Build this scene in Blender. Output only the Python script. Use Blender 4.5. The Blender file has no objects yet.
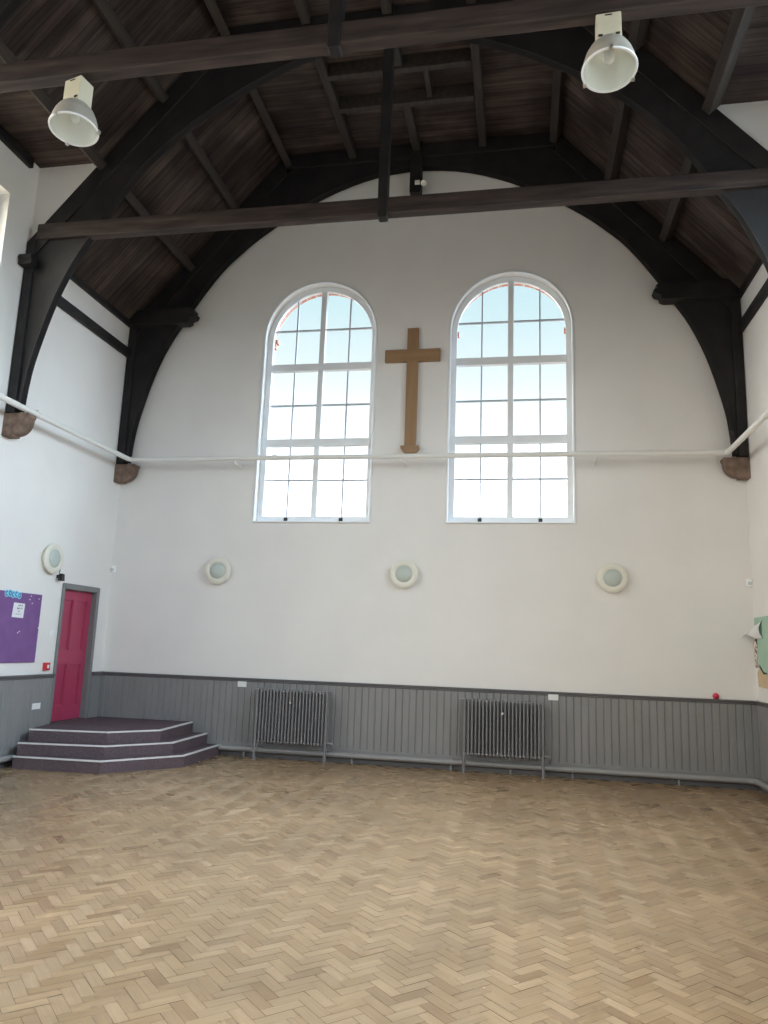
import bpy, bmesh, math, random
from mathutils import Vector, Matrix
random.seed(7)
C = bpy.context.scene.collection
PI = math.pi
W = 10.166            # room width (x); gable wall is at y = 0, the room runs towards -y
YB = -14.2            # wall behind the viewer
EAVE, SLOPE = 7.24, 1.144
XF = 2.72             # where the slope meets the flat top
ZF = EAVE + SLOPE * XF
ZD = 8.42             # dormer ceiling
XD = (ZD - EAVE) / SLOPE
DW = 1.2              # dado height

# ------------------------------------------------------------------ materials
def mat(name, base=(.5, .5, .5), rough=.6, metal=0.0, spec=.5):
    m = bpy.data.materials.new(name); m.use_nodes = True
    b = m.node_tree.nodes['Principled BSDF']
    b.inputs['Base Color'].default_value = (*base, 1)
    b.inputs['Roughness'].default_value = rough
    b.inputs['Metallic'].default_value = metal
    b.inputs['Specular IOR Level'].default_value = spec
    return m

def nd(m, t, **kw):
    n = m.node_tree.nodes.new(t)
    for k, v in kw.items(): setattr(n, k, v)
    return n
def ln(m, a, b): m.node_tree.links.new(a, b)
def bsdf(m): return m.node_tree.nodes['Principled BSDF']

def noise_mat(name, c1, c2, scale=(4, 4, 4), rough=.6, bump=.0, lo=.35, hi=.65, detail=6, c3=None, spec=.5, bscale=None):
    """two or three colours mixed by stretched noise in object space"""
    m = mat(name, c1, rough, 0, spec)
    tc = nd(m, 'ShaderNodeTexCoord'); mp = nd(m, 'ShaderNodeMapping')
    mp.inputs['Scale'].default_value = scale
    ln(m, tc.outputs['Object'], mp.inputs['Vector'])
    nz = nd(m, 'ShaderNodeTexNoise'); nz.inputs['Scale'].default_value = 1; nz.inputs['Detail'].default_value = detail
    ln(m, mp.outputs['Vector'], nz.inputs['Vector'])
    cr = nd(m, 'ShaderNodeValToRGB')
    cr.color_ramp.elements[0].position = lo; cr.color_ramp.elements[0].color = (*c1, 1)
    cr.color_ramp.elements[1].position = hi; cr.color_ramp.elements[1].color = (*c2, 1)
    if c3:
        e = cr.color_ramp.elements.new(min(.98, hi + .12)); e.color = (*c3, 1)
    ln(m, nz.outputs['Fac'], cr.inputs['Fac']); ln(m, cr.outputs['Color'], bsdf(m).inputs['Base Color'])
    if bump:
        bp = nd(m, 'ShaderNodeBump'); bp.inputs['Strength'].default_value = bump; bp.inputs['Distance'].default_value = .01
        ln(m, nz.outputs['Fac'], bp.inputs['Height']); ln(m, bp.outputs['Normal'], bsdf(m).inputs['Normal'])
    return m

M = {}
M['plaster'] = noise_mat('plaster', (.79, .765, .748), (.82, .795, .776), (1.2, 1.2, 1.2), .75, .05, spec=.3)
M['timber'] = noise_mat('timber', (.009, .008, .0095), (.024, .020, .020), (3, 3, 3), .6, .15, .35, .7, 8, c3=(.042, .036, .033), spec=.35)
M['beam'] = noise_mat('beam', (.022, .0155, .0145), (.058, .039, .034), (1.5, 14, 14), .6, .15, .35, .65, 8, c3=(.11, .078, .066), spec=.35)
M['purlin'] = noise_mat('purlin', (.026, .021, .019), (.052, .041, .036), (14, 1.5, 14), .65, .15, .35, .7, 8, c3=(.085, .068, .058), spec=.3)
M['stone'] = noise_mat('stone', (.14, .095, .072), (.25, .18, .145), (9, 9, 9), .9, .3, spec=.2)
M['dado'] = noise_mat('dado', (.222, .216, .219), (.245, .238, .240), (5, 5, 1.5), .45, .03)
M['dado_dark'] = mat('dado_dark', (.115, .11, .115), .45)
M['pipe_grey'] = mat('pipe_grey', (.275, .268, .27), .34)
M['radiator'] = mat('radiator', (.205, .198, .21), .36)
M['white_gloss'] = noise_mat('white_gloss', (.80, .82, .85), (.83, .85, .88), (3, 3, 3), .35)
M['pipe_white'] = mat('pipe_white', (.74, .73, .70), .4)
M['bar_grey'] = mat('bar_grey', (.50, .53, .60), .4)
M['cream'] = mat('cream', (.76, .735, .65), .4)
M['frost'] = mat('frost', (.50, .55, .52), .25)
M['plastic_white'] = mat('plastic_white', (.82, .82, .83), .35)
M['plastic_black'] = mat('plastic_black', (.012, .012, .013), .4)
M['crimson'] = noise_mat('crimson', (.39, .042, .10), (.42, .046, .11), (2, 2, 2), .38)
M['frame_grey'] = mat('frame_grey', (.20, .20, .205), .45)
M['purple'] = noise_mat('purple', (.195, .10, .26), (.22, .115, .29), (6, 6, 6), .9, spec=.1)
M['paper'] = mat('paper', (.80, .79, .82), .8)
M['ink'] = mat('ink', (.03, .03, .035), .7)
M['sky_blue'] = mat('sky_blue', (.23, .62, .80), .6)
M['navy'] = mat('navy', (.03, .10, .28), .6)
M['red'] = mat('red', (.55, .03, .04), .4)
M['ball_red'] = mat('ball_red', (.62, .03, .08), .5)
M['green'] = noise_mat('green', (.37, .53, .42), (.42, .58, .47), (4, 4, 4), .9, spec=.1)
M['tan'] = noise_mat('tan', (.56, .42, .27), (.64, .49, .33), (6, 6, 6), .9, spec=.1)
M['cross_wood'] = noise_mat('cross_wood', (.27, .155, .078), (.33, .195, .10), (14, 14, 1.2), .5, .05)
M['carpet'] = noise_mat('carpet', (.095, .068, .078), (.15, .112, .125), (60, 60, 60), .95, .3, spec=.1)
M['nosing'] = mat('nosing', (.72, .70, .70), .35)
M['alu'] = noise_mat('alu', (.34, .31, .27), (.42, .385, .33), (5, 5, 12), .45)
M['box_cream'] = noise_mat('box_cream', (.62, .57, .43), (.70, .65, .52), (5, 5, 5), .5)
M['steel'] = mat('steel', (.6, .58, .53), .35, .9)
M['brick'] = None
M['ground'] = noise_mat('ground', (.16, .17, .13), (.22, .22, .18), (.3, .3, .3), .95)

# reflector inside: brushed bright metal
m = mat('reflector', (.93, .96, .93), .16); M['reflector'] = m
m.node_tree.nodes['Principled BSDF'].inputs['Metallic'].default_value = .15
# bulb
M['bulb'] = mat('bulb', (.86, .86, .84), .15)

# roof boards: boards run up the slope, joints at steps of y
def boards():
    m = mat('roof_boards', (.05, .035, .033), .7, 0, .25)
    tc = nd(m, 'ShaderNodeTexCoord'); sp = nd(m, 'ShaderNodeSeparateXYZ')
    ln(m, tc.outputs['Object'], sp.inputs[0])
    dv = nd(m, 'ShaderNodeMath', operation='DIVIDE'); dv.inputs[1].default_value = .135
    ln(m, sp.outputs['Y'], dv.inputs[0])
    fl = nd(m, 'ShaderNodeMath', operation='FLOOR'); ln(m, dv.outputs[0], fl.inputs[0])
    fr = nd(m, 'ShaderNodeMath', operation='FRACT'); ln(m, dv.outputs[0], fr.inputs[0])
    wn = nd(m, 'ShaderNodeTexWhiteNoise', noise_dimensions='1D'); ln(m, fl.outputs[0], wn.inputs['W'])
    # grain streaks along x/z
    mp = nd(m, 'ShaderNodeMapping'); mp.inputs['Scale'].default_value = (1.1, 16, 1.1)
    ln(m, tc.outputs['Object'], mp.inputs['Vector'])
    nz = nd(m, 'ShaderNodeTexNoise'); nz.inputs['Scale'].default_value = 1; nz.inputs['Detail'].default_value = 8
    ln(m, mp.outputs['Vector'], nz.inputs['Vector'])
    # large worn patches
    n2 = nd(m, 'ShaderNodeTexNoise'); n2.inputs['Scale'].default_value = 1.3; n2.inputs['Detail'].default_value = 5
    ln(m, tc.outputs['Object'], n2.inputs['Vector'])
    c1 = nd(m, 'ShaderNodeValToRGB')
    c1.color_ramp.elements[0].position = .3; c1.color_ramp.elements[0].color = (.026, .019, .018, 1)
    c1.color_ramp.elements[1].position = .72; c1.color_ramp.elements[1].color = (.085, .066, .060, 1)
    ln(m, nz.outputs['Fac'], c1.inputs['Fac'])
    c2 = nd(m, 'ShaderNodeValToRGB')
    c2.color_ramp.elements[0].position = .40; c2.color_ramp.elements[0].color = (.66, .56, .55, 1)
    c2.color_ramp.elements[1].position = .62; c2.color_ramp.elements[1].color = (1.3, 1.22, 1.15, 1)
    ln(m, n2.outputs['Fac'], c2.inputs['Fac'])
    mx = nd(m, 'ShaderNodeMix', data_type='RGBA', blend_type='MULTIPLY'); mx.inputs[0].default_value = 1
    ln(m, c1.outputs['Color'], mx.inputs[6]); ln(m, c2.outputs['Color'], mx.inputs[7])
    # per-board tint
    mr = nd(m, 'ShaderNodeMapRange'); mr.inputs[3].default_value = .72; mr.inputs[4].default_value = 1.28
    ln(m, wn.outputs['Value'], mr.inputs[0])
    gap = nd(m, 'ShaderNodeMath', operation='GREATER_THAN'); gap.inputs[1].default_value = .07
    ln(m, fr.outputs[0], gap.inputs[0])
    g2 = nd(m, 'ShaderNodeMath', operation='MAXIMUM'); g2.inputs[1].default_value = .3
    ln(m, gap.outputs[0], g2.inputs[0])
    ml = nd(m, 'ShaderNodeMath', operation='MULTIPLY'); ln(m, mr.outputs[0], ml.inputs[0]); ln(m, g2.outputs[0], ml.inputs[1])
    vm = nd(m, 'ShaderNodeVectorMath', operation='SCALE')
    ln(m, mx.outputs[2], vm.inputs[0]); ln(m, ml.outputs[0], vm.inputs['Scale'])
    ln(m, vm.outputs[0], bsdf(m).inputs['Base Color'])
    bp = nd(m, 'ShaderNodeBump'); bp.inputs['Strength'].default_value = .6; bp.inputs['Distance'].default_value = .008
    ln(m, gap.outputs[0], bp.inputs['Height']); ln(m, bp.outputs['Normal'], bsdf(m).inputs['Normal'])
    return m
M['boards'] = boards()

def bricks():
    m = mat('brick', (.4, .15, .1), .9, 0, .2)
    tc = nd(m, 'ShaderNodeTexCoord'); mp = nd(m, 'ShaderNodeMapping'); mp.inputs['Rotation'].default_value = (PI/2, 0, 0)
    ln(m, tc.outputs['Object'], mp.inputs['Vector'])
    br = nd(m, 'ShaderNodeTexBrick'); br.inputs['Scale'].default_value = 4.5
    br.inputs['Color1'].default_value = (.42, .17, .12, 1); br.inputs['Color2'].default_value = (.34, .12, .085, 1)
    br.inputs['Mortar'].default_value = (.45, .42, .38, 1)
    ln(m, mp.outputs['Vector'], br.inputs['Vector']); ln(m, br.outputs['Color'], bsdf(m).inputs['Base Color'])
    return m
M['brick'] = bricks()

def glass():
    m = bpy.data.materials.new('window_glass'); m.use_nodes = True
    nt = m.node_tree; nt.nodes.clear()
    out = nt.nodes.new('ShaderNodeOutputMaterial'); mx = nt.nodes.new('ShaderNodeMixShader')
    tr = nt.nodes.new('ShaderNodeBsdfTransparent'); gl = nt.nodes.new('ShaderNodeBsdfGlossy'); fr = nt.nodes.new('ShaderNodeFresnel')
    tr.inputs['Color'].default_value = (.97, .985, .98, 1); gl.inputs['Roughness'].default_value = .02; fr.inputs['IOR'].default_value = 1.45
    # thin pane: same Fresnel on its front and back face
    ge = nt.nodes.new('ShaderNodeNewGeometry'); io = nt.nodes.new('ShaderNodeMapRange')
    io.inputs[3].default_value = 1.45; io.inputs[4].default_value = 1/1.45
    nt.links.new(ge.outputs['Backfacing'], io.inputs[0]); nt.links.new(io.outputs[0], fr.inputs['IOR'])
    nt.links.new(fr.outputs[0], mx.inputs[0]); nt.links.new(tr.outputs[0], mx.inputs[1]); nt.links.new(gl.outputs[0], mx.inputs[2])
    nt.links.new(mx.outputs[0], out.inputs['Surface'])
    return m
M['glass'] = glass()

def parquet():
    m = mat('parquet', (.3, .2, .1), .42)
    at = nd(m, 'ShaderNodeAttribute', attribute_name='block')
    sp = nd(m, 'ShaderNodeSeparateColor'); ln(m, at.outputs['Color'], sp.inputs[0])
    uv = nd(m, 'ShaderNodeUVMap', uv_map='grain')
    mp = nd(m, 'ShaderNodeMapping'); mp.inputs['Scale'].default_value = (4, 70, 1)
    ln(m, uv.outputs[0], mp.inputs['Vector'])
    nz = nd(m, 'ShaderNodeTexNoise'); nz.inputs['Scale'].default_value = 1; nz.inputs['Detail'].default_value = 5
    ln(m, mp.outputs['Vector'], nz.inputs['Vector'])
    c = nd(m, 'ShaderNodeValToRGB')
    e = c.color_ramp.elements
    e[0].position = 0; e[0].color = (.25, .155, .085, 1)
    e[1].position = 1; e[1].color = (.40, .273, .165, 1)
    x = e.new(.12); x.color = (.30, .197, .112, 1)
    x = e.new(.6); x.color = (.335, .225, .130, 1)
    ln(m, sp.outputs['Red'], c.inputs['Fac'])
    mr = nd(m, 'ShaderNodeMapRange'); mr.inputs[1].default_value = .3; mr.inputs[2].default_value = .7; mr.inputs[3].default_value = .85; mr.inputs[4].default_value = 1.12
    ln(m, nz.outputs['Fac'], mr.inputs[0])
    # worn / dirty areas
    tc = nd(m, 'ShaderNodeTexCoord')
    n2 = nd(m, 'ShaderNodeTexNoise'); n2.inputs['Scale'].default_value = .9; n2.inputs['Detail'].default_value = 6
    ln(m, tc.outputs['Object'], n2.inputs['Vector'])
    m2 = nd(m, 'ShaderNodeMapRange'); m2.inputs[1].default_value = .35; m2.inputs[2].default_value = .65; m2.inputs[3].default_value = .84; m2.inputs[4].default_value = 1.08
    ln(m, n2.outputs['Fac'], m2.inputs[0])
    # small dark marks
    n3 = nd(m, 'ShaderNodeTexNoise'); n3.inputs['Scale'].default_value = 9; n3.inputs['Detail'].default_value = 3
    ln(m, tc.outputs['Object'], n3.inputs['Vector'])
    m3 = nd(m, 'ShaderNodeMapRange'); m3.inputs[1].default_value = .68; m3.inputs[2].default_value = .78; m3.inputs[3].default_value = 1; m3.inputs[4].default_value = .6
    ln(m, n3.outputs['Fac'], m3.inputs[0])
    a = nd(m, 'ShaderNodeMath', operation='MULTIPLY'); ln(m, mr.outputs[0], a.inputs[0]); ln(m, m2.outputs[0], a.inputs[1])
    b = nd(m, 'ShaderNodeMath', operation='MULTIPLY'); ln(m, a.outputs[0], b.inputs[0]); ln(m, m3.outputs[0], b.inputs[1])
    vm = nd(m, 'ShaderNodeVectorMath', operation='SCALE'); ln(m, c.outputs['Color'], vm.inputs[0]); ln(m, b.outputs[0], vm.inputs['Scale'])
    ln(m, vm.outputs[0], bsdf(m).inputs['Base Color'])
    tg = nd(m, 'ShaderNodeTangent', direction_type='UV_MAP', uv_map='grain')
    ln(m, tg.outputs[0], bsdf(m).inputs['Tangent'])
    bsdf(m).inputs['Anisotropic'].default_value = .92
    bsdf(m).inputs['Specular IOR Level'].default_value = 1.0
    bsdf(m).inputs['Specular Tint'].default_value = (1, .86, .66, 1); bsdf(m).inputs['IOR'].default_value = 1.62
    bsdf(m).inputs['Anisotropic Rotation'].default_value = .25   # smooth along the grain, rough across it
    r = nd(m, 'ShaderNodeMapRange'); r.inputs[3].default_value = .25; r.inputs[4].default_value = .37
    ln(m, sp.outputs['Green'], r.inputs[0]); ln(m, r.outputs[0], bsdf(m).inputs['Roughness'])
    return m
M['parquet'] = parquet()
M['joint'] = mat('parquet_joint', (.055, .035, .022), .8)

# ------------------------------------------------------------------ mesh builder
class MB:
    def __init__(s): s.v = []; s.f = []; s.sm = []
    def add(s, vs, fs, smooth=False):
        n = len(s.v); s.v += [tuple(v) for v in vs]
        for f in fs: s.f.append([n + i for i in f]); s.sm.append(smooth)
        return s
    def box(s, x0, x1, y0, y1, z0, z1):
        x0, x1 = sorted((x0, x1)); y0, y1 = sorted((y0, y1)); z0, z1 = sorted((z0, z1))
        return s.add([(x0,y0,z0),(x1,y0,z0),(x1,y1,z0),(x0,y1,z0),(x0,y0,z1),(x1,y0,z1),(x1,y1,z1),(x0,y1,z1)],
                     [(0,3,2,1),(4,5,6,7),(0,1,5,4),(1,2,6,5),(2,3,7,6),(3,0,4,7)])
    def prism(s, poly, axis, a, b, smooth=False):
        """polygon in the plane across `axis` ('x': (y,z), 'y': (x,z), 'z': (x,y)), from a to b"""
        def P(p, t): return {'x': (t, p[0], p[1]), 'y': (p[0], t, p[1]), 'z': (p[0], p[1], t)}[axis]
        n = len(poly)
        vs = [P(p, a) for p in poly] + [P(p, b) for p in poly]
        fs = [tuple(range(n))[::-1], tuple(range(n, 2*n))] + [(i, (i+1) % n, n + (i+1) % n, n + i) for i in range(n)]
        k = len(s.f); s.add(vs, fs)
        if smooth:
            for q in range(k + 2, len(s.f)): s.sm[q] = True
        return s
    def strip(s, A, B, axis, a, b):
        """panel between two matching outlines A and B (lists of 2d points), thick from a to b along axis"""
        for i in range(len(A) - 1):
            s.prism([A[i], A[i+1], B[i+1], B[i]], axis, a, b)
        return s
    def tube(s, pts, r, n=12, cap=True):
        pts = [Vector(p) for p in pts]; rings = []
        keep = [0] + [i for i in range(1, len(pts)) if (pts[i]-pts[i-1]).length > 1e-5]
        pts = [pts[i] for i in keep]
        up = None
        for i, p in enumerate(pts):
            d = (pts[min(i+1, len(pts)-1)] - pts[max(i-1, 0)]).normalized()
            if up is None:
                up = Vector((0,0,1)) if abs(d.z) < .9 else Vector((1,0,0))
            u = (up - d * up.dot(d)).normalized(); w = d.cross(u); up = u
            rr = r[i] if isinstance(r, (list, tuple)) else r
            rings.append([p + u*math.cos(2*PI*k/n)*rr + w*math.sin(2*PI*k/n)*rr for k in range(n)])
        vs = [v for R in rings for v in R]; fs = []
        for i in range(len(pts)-1):
            for k in range(n): fs.append((i*n+k, i*n+(k+1)%n, (i+1)*n+(k+1)%n, (i+1)*n+k))
        s.add(vs, fs, True)
        if cap:
            s.add(rings[0], [tuple(range(n))[::-1]]); s.add(rings[-1], [tuple(range(n))])
        return s
    def lathe(s, prof, n=40, M4=None, closed=False):
        """prof: list of (r, h) turned about z, then moved by M4"""
        M4 = M4 or Matrix.Identity(4)
        vs = []; fs = []
        for r, h in prof:
            for k in range(n):
                a = 2*PI*k/n; vs.append(M4 @ Vector((r*math.cos(a), r*math.sin(a), h)))
        m = len(prof); last = m if closed else m-1
        for i in range(last):
            j = (i+1) % m
            for k in range(n): fs.append((i*n+k, i*n+(k+1)%n, j*n+(k+1)%n, j*n+k))
        return s.add(vs, fs, True)
    def beam(s, a, b, w, h, up=(0,0,1)):
        """square timber from a to b: width w across, height h along `up`"""
        a = Vector(a); b = Vector(b); d = (b-a).normalized(); up = Vector(up)
        u = (up - d*up.dot(d)).normalized(); r = d.cross(u)
        vs = [p + r*sx*w/2 + u*sz*h/2 for p in (a, b) for sx, sz in ((-1,-1),(1,-1),(1,1),(-1,1))]
        return s.add(vs, [(0,3,2,1),(4,5,6,7),(0,1,5,4),(1,2,6,5),(2,3,7,6),(3,0,4,7)])

WORLD = {}   # world position of each thing's origin (for placing parts)
def obj(name, mb, material, parent=None, local=False, bevel=0, weld=True):
    me = bpy.data.meshes.new(name)
    vs = [Vector(v) for v in mb.v]
    if local: c = Vector((0, 0, 0))
    else:
        lo = Vector([min(v[i] for v in vs) for i in range(3)]); hi = Vector([max(v[i] for v in vs) for i in range(3)])
        c = (lo + hi) / 2
        if parent is None: c.z = lo.z
    me.from_pydata([v - c for v in vs], [], mb.f)
    for p, sm in zip(me.polygons, mb.sm): p.use_smooth = sm
    bm = bmesh.new(); bm.from_mesh(me)
    if weld: bmesh.ops.remove_doubles(bm, verts=bm.verts, dist=1e-5)
    bmesh.ops.recalc_face_normals(bm, faces=bm.faces)
    bm.to_mesh(me); bm.free()
    if any(mb.sm): me.set_sharp_from_angle(angle=.75)
    me.materials.append(M[material] if isinstance(material, str) else material)
    o = bpy.data.objects.new(name, me); C.objects.link(o)
    if parent is not None:
        o.parent = parent
        o.location = c if local else c - WORLD[parent.name]
        WORLD[o.name] = WORLD[parent.name] + o.location if not local else WORLD[parent.name]
    else:
        o.location = c; WORLD[o.name] = c
    if bevel:
        b = o.modifiers.new('bevel', 'BEVEL'); b.width = bevel; b.segments = 2; b.limit_method = 'ANGLE'; b.angle_limit = .6
    return o
def tag(o, label=None, cat=None, group=None, kind=None):
    if label: o['label'] = label
    if cat: o['category'] = cat
    if group: o['group'] = group
    if kind: o['kind'] = kind
    return o
def thing(name, loc, label=None, cat=None, group=None, kind=None, rot=(0,0,0)):
    o = bpy.data.objects.new(name, None); C.objects.link(o)
    o.location = loc; o.rotation_euler = rot; o.empty_display_size = .2
    WORLD[o.name] = Vector(loc)
    return tag(o, label, cat, group, kind)
def copy_tree(o, loc=None, parent=None, label=None):
    c = o.copy(); C.objects.link(c)
    if parent is not None: c.parent = parent
    if loc is not None: c.location = loc
    if label: c['label'] = label
    for ch in list(o.children): copy_tree(ch, None, c)
    return c
def struct(name, mb, material, parent=None, bevel=0):
    return tag(obj(name, mb, material, parent, bevel=bevel, weld=bool(bevel)), kind='structure' if parent is None else None)

# ------------------------------------------------------------------ floor
def floor():
    w, n = .071, 3; g = .0011
    vs, fs, mi, tint, uvs = [], [], [], [], []
    def quad(ps, m, t, uv):
        k = len(vs); vs.extend(ps); fs.append((k, k+1, k+2, k+3)); mi.append(m); tint.append(t); uvs.append(uv)
    quad([(-.05, YB-.05, -.006), (W+.05, YB-.05, -.006), (W+.05, .05, -.006), (-.05, .05, -.006)], 1, (0,0,0,1), [(0,0)]*4)
    c45 = math.sqrt(.5)
    def place(u, v):  # rotate the lattice 45 degrees: columns of chevrons run along y
        return ((u - v)*c45 + W/2, (u + v)*c45 + YB/2)
    R = int(16 / w)
    for i in range(-R, R):
        for j in range(-R, R):
            k = (i - j) % (2*n)
            if k == 0: u0, u1, v0, v1, hz = i, i+n, j, j+1, True
            elif k == 2*n-1: u0, u1, v0, v1, hz = i, i+1, j, j+n, False
            else: continue
            x, y = place((u0+u1)/2*w, (v0+v1)/2*w)
            if not (.04 < x < W-.04 and YB+.04 < y < -.04): continue
            a, b, c, d = u0*w+g, u1*w-g, v0*w+g, v1*w-g
            zz = [random.uniform(-.0009, .0009) for _ in range(2)]
            base = random.uniform(-.0006, .0006)
            pts = [(a, c), (b, c), (b, d), (a, d)]
            tilt = [base + (zz[0] if p[0] > (a+b)/2 else -zz[0])*.5 + (zz[1] if p[1] > (c+d)/2 else -zz[1])*.5 for p in pts]
            ps = [(max(0, min(W, place(*p)[0])), max(YB, min(0, place(*p)[1])), t) for p, t in zip(pts, tilt)]
            o1, o2 = random.uniform(0, 50), random.uniform(0, 50)
            if hz: uv = [(o1+p[0]-a, o2+p[1]-c) for p in pts]
            else: uv = [(o1+p[1]-c, o2-(p[0]-a)) for p in pts]
            quad(ps, 0, (random.random(), random.random(), 0, 1), uv)
    me = bpy.data.meshes.new('floor'); me.from_pydata(vs, [], fs)
    me.materials.append(M['parquet']); me.materials.append(M['joint'])
    me.uv_layers.new(name='grain'); me.color_attributes.new('block', 'FLOAT_COLOR', 'CORNER')
    me.uv_layers['grain'].data.foreach_set('uv', [c for u in uvs for q in u for c in q])
    me.color_attributes['block'].data.foreach_set('color', [c for t in tint for _ in range(4) for c in t])
    me.polygons.foreach_set('material_index', mi)
    o = bpy.data.objects.new('floor', me); C.objects.link(o); tag(o, kind='structure')
floor()

# ------------------------------------------------------------------ walls
WIN = [(3.465, .985), (6.69, .985)]        # centre x and half width of the two arched windows
SILL, SPRING = 3.745, 6.98
def arch_pts(cx, r, n=28, z=SPRING):
    return [(cx - r*math.cos(PI*k/n), z + r*math.sin(PI*k/n)) for k in range(n+1)]
def arched_wall(y0, y1, ztop, wins, sill, spring, zb=-.1, x0=-.35, x1=W+.35, mb=None):
    mb = mb or MB(); xs = x0
    for cx, r in wins:
        mb.box(xs, cx-r, y0, y1, zb, ztop)
        mb.box(cx-r, cx+r, y0, y1, zb, sill)
        A = arch_pts(cx, r, 28, spring)
        mb.strip(A, [(p[0], ztop) for p in A], 'y', y0, y1)
        xs = cx + r
    mb.box(xs, x1, y0, y1, zb, ztop)
    return mb
struct('wall_back', arched_wall(0, .27, 10.6, WIN, SILL, SPRING), 'plaster')
# brick outer leaf of the gable: slightly smaller opening, so its edge shows through the glass
bk = arched_wall(.275, .40, 10.6, [(c, .945) for c, r in WIN], SILL-.03, SPRING)
struct('trim_1', bk, 'brick')

DORM = [(-3.05, -5.80), (-5.80, -8.56), (-8.56, -11.32)]     # the bays with tall dormer windows
def side_wall(name, xa, xb, holes, ztop_far, mbx=None):
    mb = MB()
    ys = sorted({YB-.3, 0.0, -2.98} | {h[0] for h in holes} | {h[1] for h in holes})
    for a, b in zip(ys[:-1], ys[1:]):
        top = ztop_far if a >= -2.985 else ZD + .06
        hs = sorted([h for h in holes if h[0] <= a + 1e-6 and h[1] >= b - 1e-6], key=lambda h: h[2])
        z = -.1
        for h in hs:
            if h[2] > z: mb.box(xa, xb, a, b, z, h[2])
            z = h[3]
        mb.box(xa, xb, a, b, z, top)
    return struct(name, mb, 'plaster')
DOOR = (-1.295, -.425, .48, 2.47)
sidewin = [(b+.42, a-.45, 4.85, 7.68) for a, b in DORM]  # side openings added to let daylight in, nearly all out of view
side_wall('wall_left', -.3, 0, [DOOR[:2] + (DOOR[2]-.04, DOOR[3])] + sidewin, EAVE + .05)
side_wall('wall_right', W, W+.3, sidewin, EAVE + .05)
RW = [(2.9, 1.15), (7.27, 1.15)]  # unseen rear windows, added to supply daylight
struct('wall_front', arched_wall(YB-.3, YB, 10.6, RW, 1.4, 6.6), 'plaster')

# ceiling: boarded slopes, flat top, and the level dormer ceilings
def ceiling():
    mb = MB(); t = .12
    def slab(poly, y0, y1):
        A = poly; B = [(p[0], p[1] + t) for p in poly]
        mb.strip(A, B, 'y', y0, y1)
    slab([(-.3, EAVE - .3*SLOPE + .02), (0, EAVE), (XF, ZF), (W-XF, ZF), (W, EAVE), (W+.3, EAVE - .3*SLOPE + .02)], 0.0, -2.93)
    slab([(-.3, ZD), (XD, ZD), (XF, ZF), (W-XF, ZF), (W-XD, ZD), (W+.3, ZD)], -2.93, YB-.3)
    return struct('ceiling', mb, 'boards')
ceiling()
# plastered cheeks where the low eaves bay meets the taller dormer bay (above the second truss)
for s, nm in ((0, 'wall_cheek_left'), (1, 'wall_cheek_right')):
    f = (lambda x: x) if s == 0 else (lambda x: W - x)
    mb = MB(); mb.prism([(f(-.02), EAVE-.35), (f(.05), EAVE-.35), (f(XD+.1), ZD + .06 ), (f(-.02), ZD+.06)], 'y', -2.93, -2.985)
    struct(nm, mb, 'plaster')

# timber eaves strips and the plate rail on the side walls
for s in (0, 1):
    f = (lambda x: x) if s == 0 else (lambda x: W - x)
    mb = MB(); mb.prism([(f(0), 7.19), (f(.04), 7.19), (f(.06), 7.21), (f(.06), 7.285), (f(0), 7.235)], 'y', -.23, -2.9)
    struct('trim_%d' % (2+s), mb, 'timber')
    mb = MB(); mb.box(f(0), f(.07), -.23, -2.9, 6.63, 6.79)
    struct('trim_%d' % (4+s), mb, 'timber', bevel=.012)
    mb = MB(); mb.box(f(0), f(.07), -3.2, YB+.01, 8.26, 8.415)
    struct('trim_%d' % (6+s), mb, 'timber', bevel=.012)

# ------------------------------------------------------------------ dado panelling, rail and skirting
def board_profile(L, pitch=.106, d=.034, g=.011, gw=.020):
    pts = []; x = 0
    while x < L - .02:
        e = min(x + pitch, L)
        pts += [(x, d - g), (x + gw/2, d), (e - gw/2, d)]
        x = e
    pts.append((L, d - g))
    return pts
def dado(idx, along, a, b, sign, wallpos, z0=.08):
    """along: 'x' (gable) or 'y' (sides); sign: into-the-room direction"""
    root = None
    prof = board_profile(abs(b - a)); mb = MB(); s = 1 if b > a else -1
    def P(t, d, z): return (a + s*t, wallpos + sign*d, z) if along == 'x' else (wallpos + sign*d, a + s*t, z)
    n = len(prof)
    vs = [P(t, d, z0) for t, d in prof] + [P(t, d, DW-.05) for t, d in prof]
    mb.add(vs, [(i, i+1, n+i+1, n+i) for i in range(n-1)])
    o = struct('trim_%d' % idx, mb, 'dado')
    def bar(prof2):
        q = MB(); k = len(prof2)
        vs = [P(0, d, z) for d, z in prof2] + [P(abs(b-a), d, z) for d, z in prof2]
        q.add(vs, [tuple(range(k)), tuple(range(k, 2*k))[::-1]] + [(i, (i+1) % k, k+(i+1) % k, k+i) for i in range(k)])
        return q
    obj('dado_rail', bar([(0, DW-.06), (.036, DW-.06), (.042, DW-.05), (.040, DW-.032), (.060, DW-.024), (.062, DW-.006), (.056, DW), (0, DW)]), 'dado_dark', o)
    obj('bottom_rail', bar([(0, .074), (.036, .074), (.036, .20), (.030, .21), (0, .21)]), 'dado', o)
    return bar([(0, 0), (.052, 0), (.052, .062), (.044, .072), (0, .072)])
bb = dado(8, 'x', 0, W, -1, 0); struct('baseboard_back', bb, 'dado_dark')
bb = dado(9, 'y', -1.35, YB, 1, 0); struct('baseboard_left', bb, 'dado_dark')
bb = dado(10, 'y', -.06, YB, -1, W); struct('baseboard_right', bb, 'dado_dark')
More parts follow.
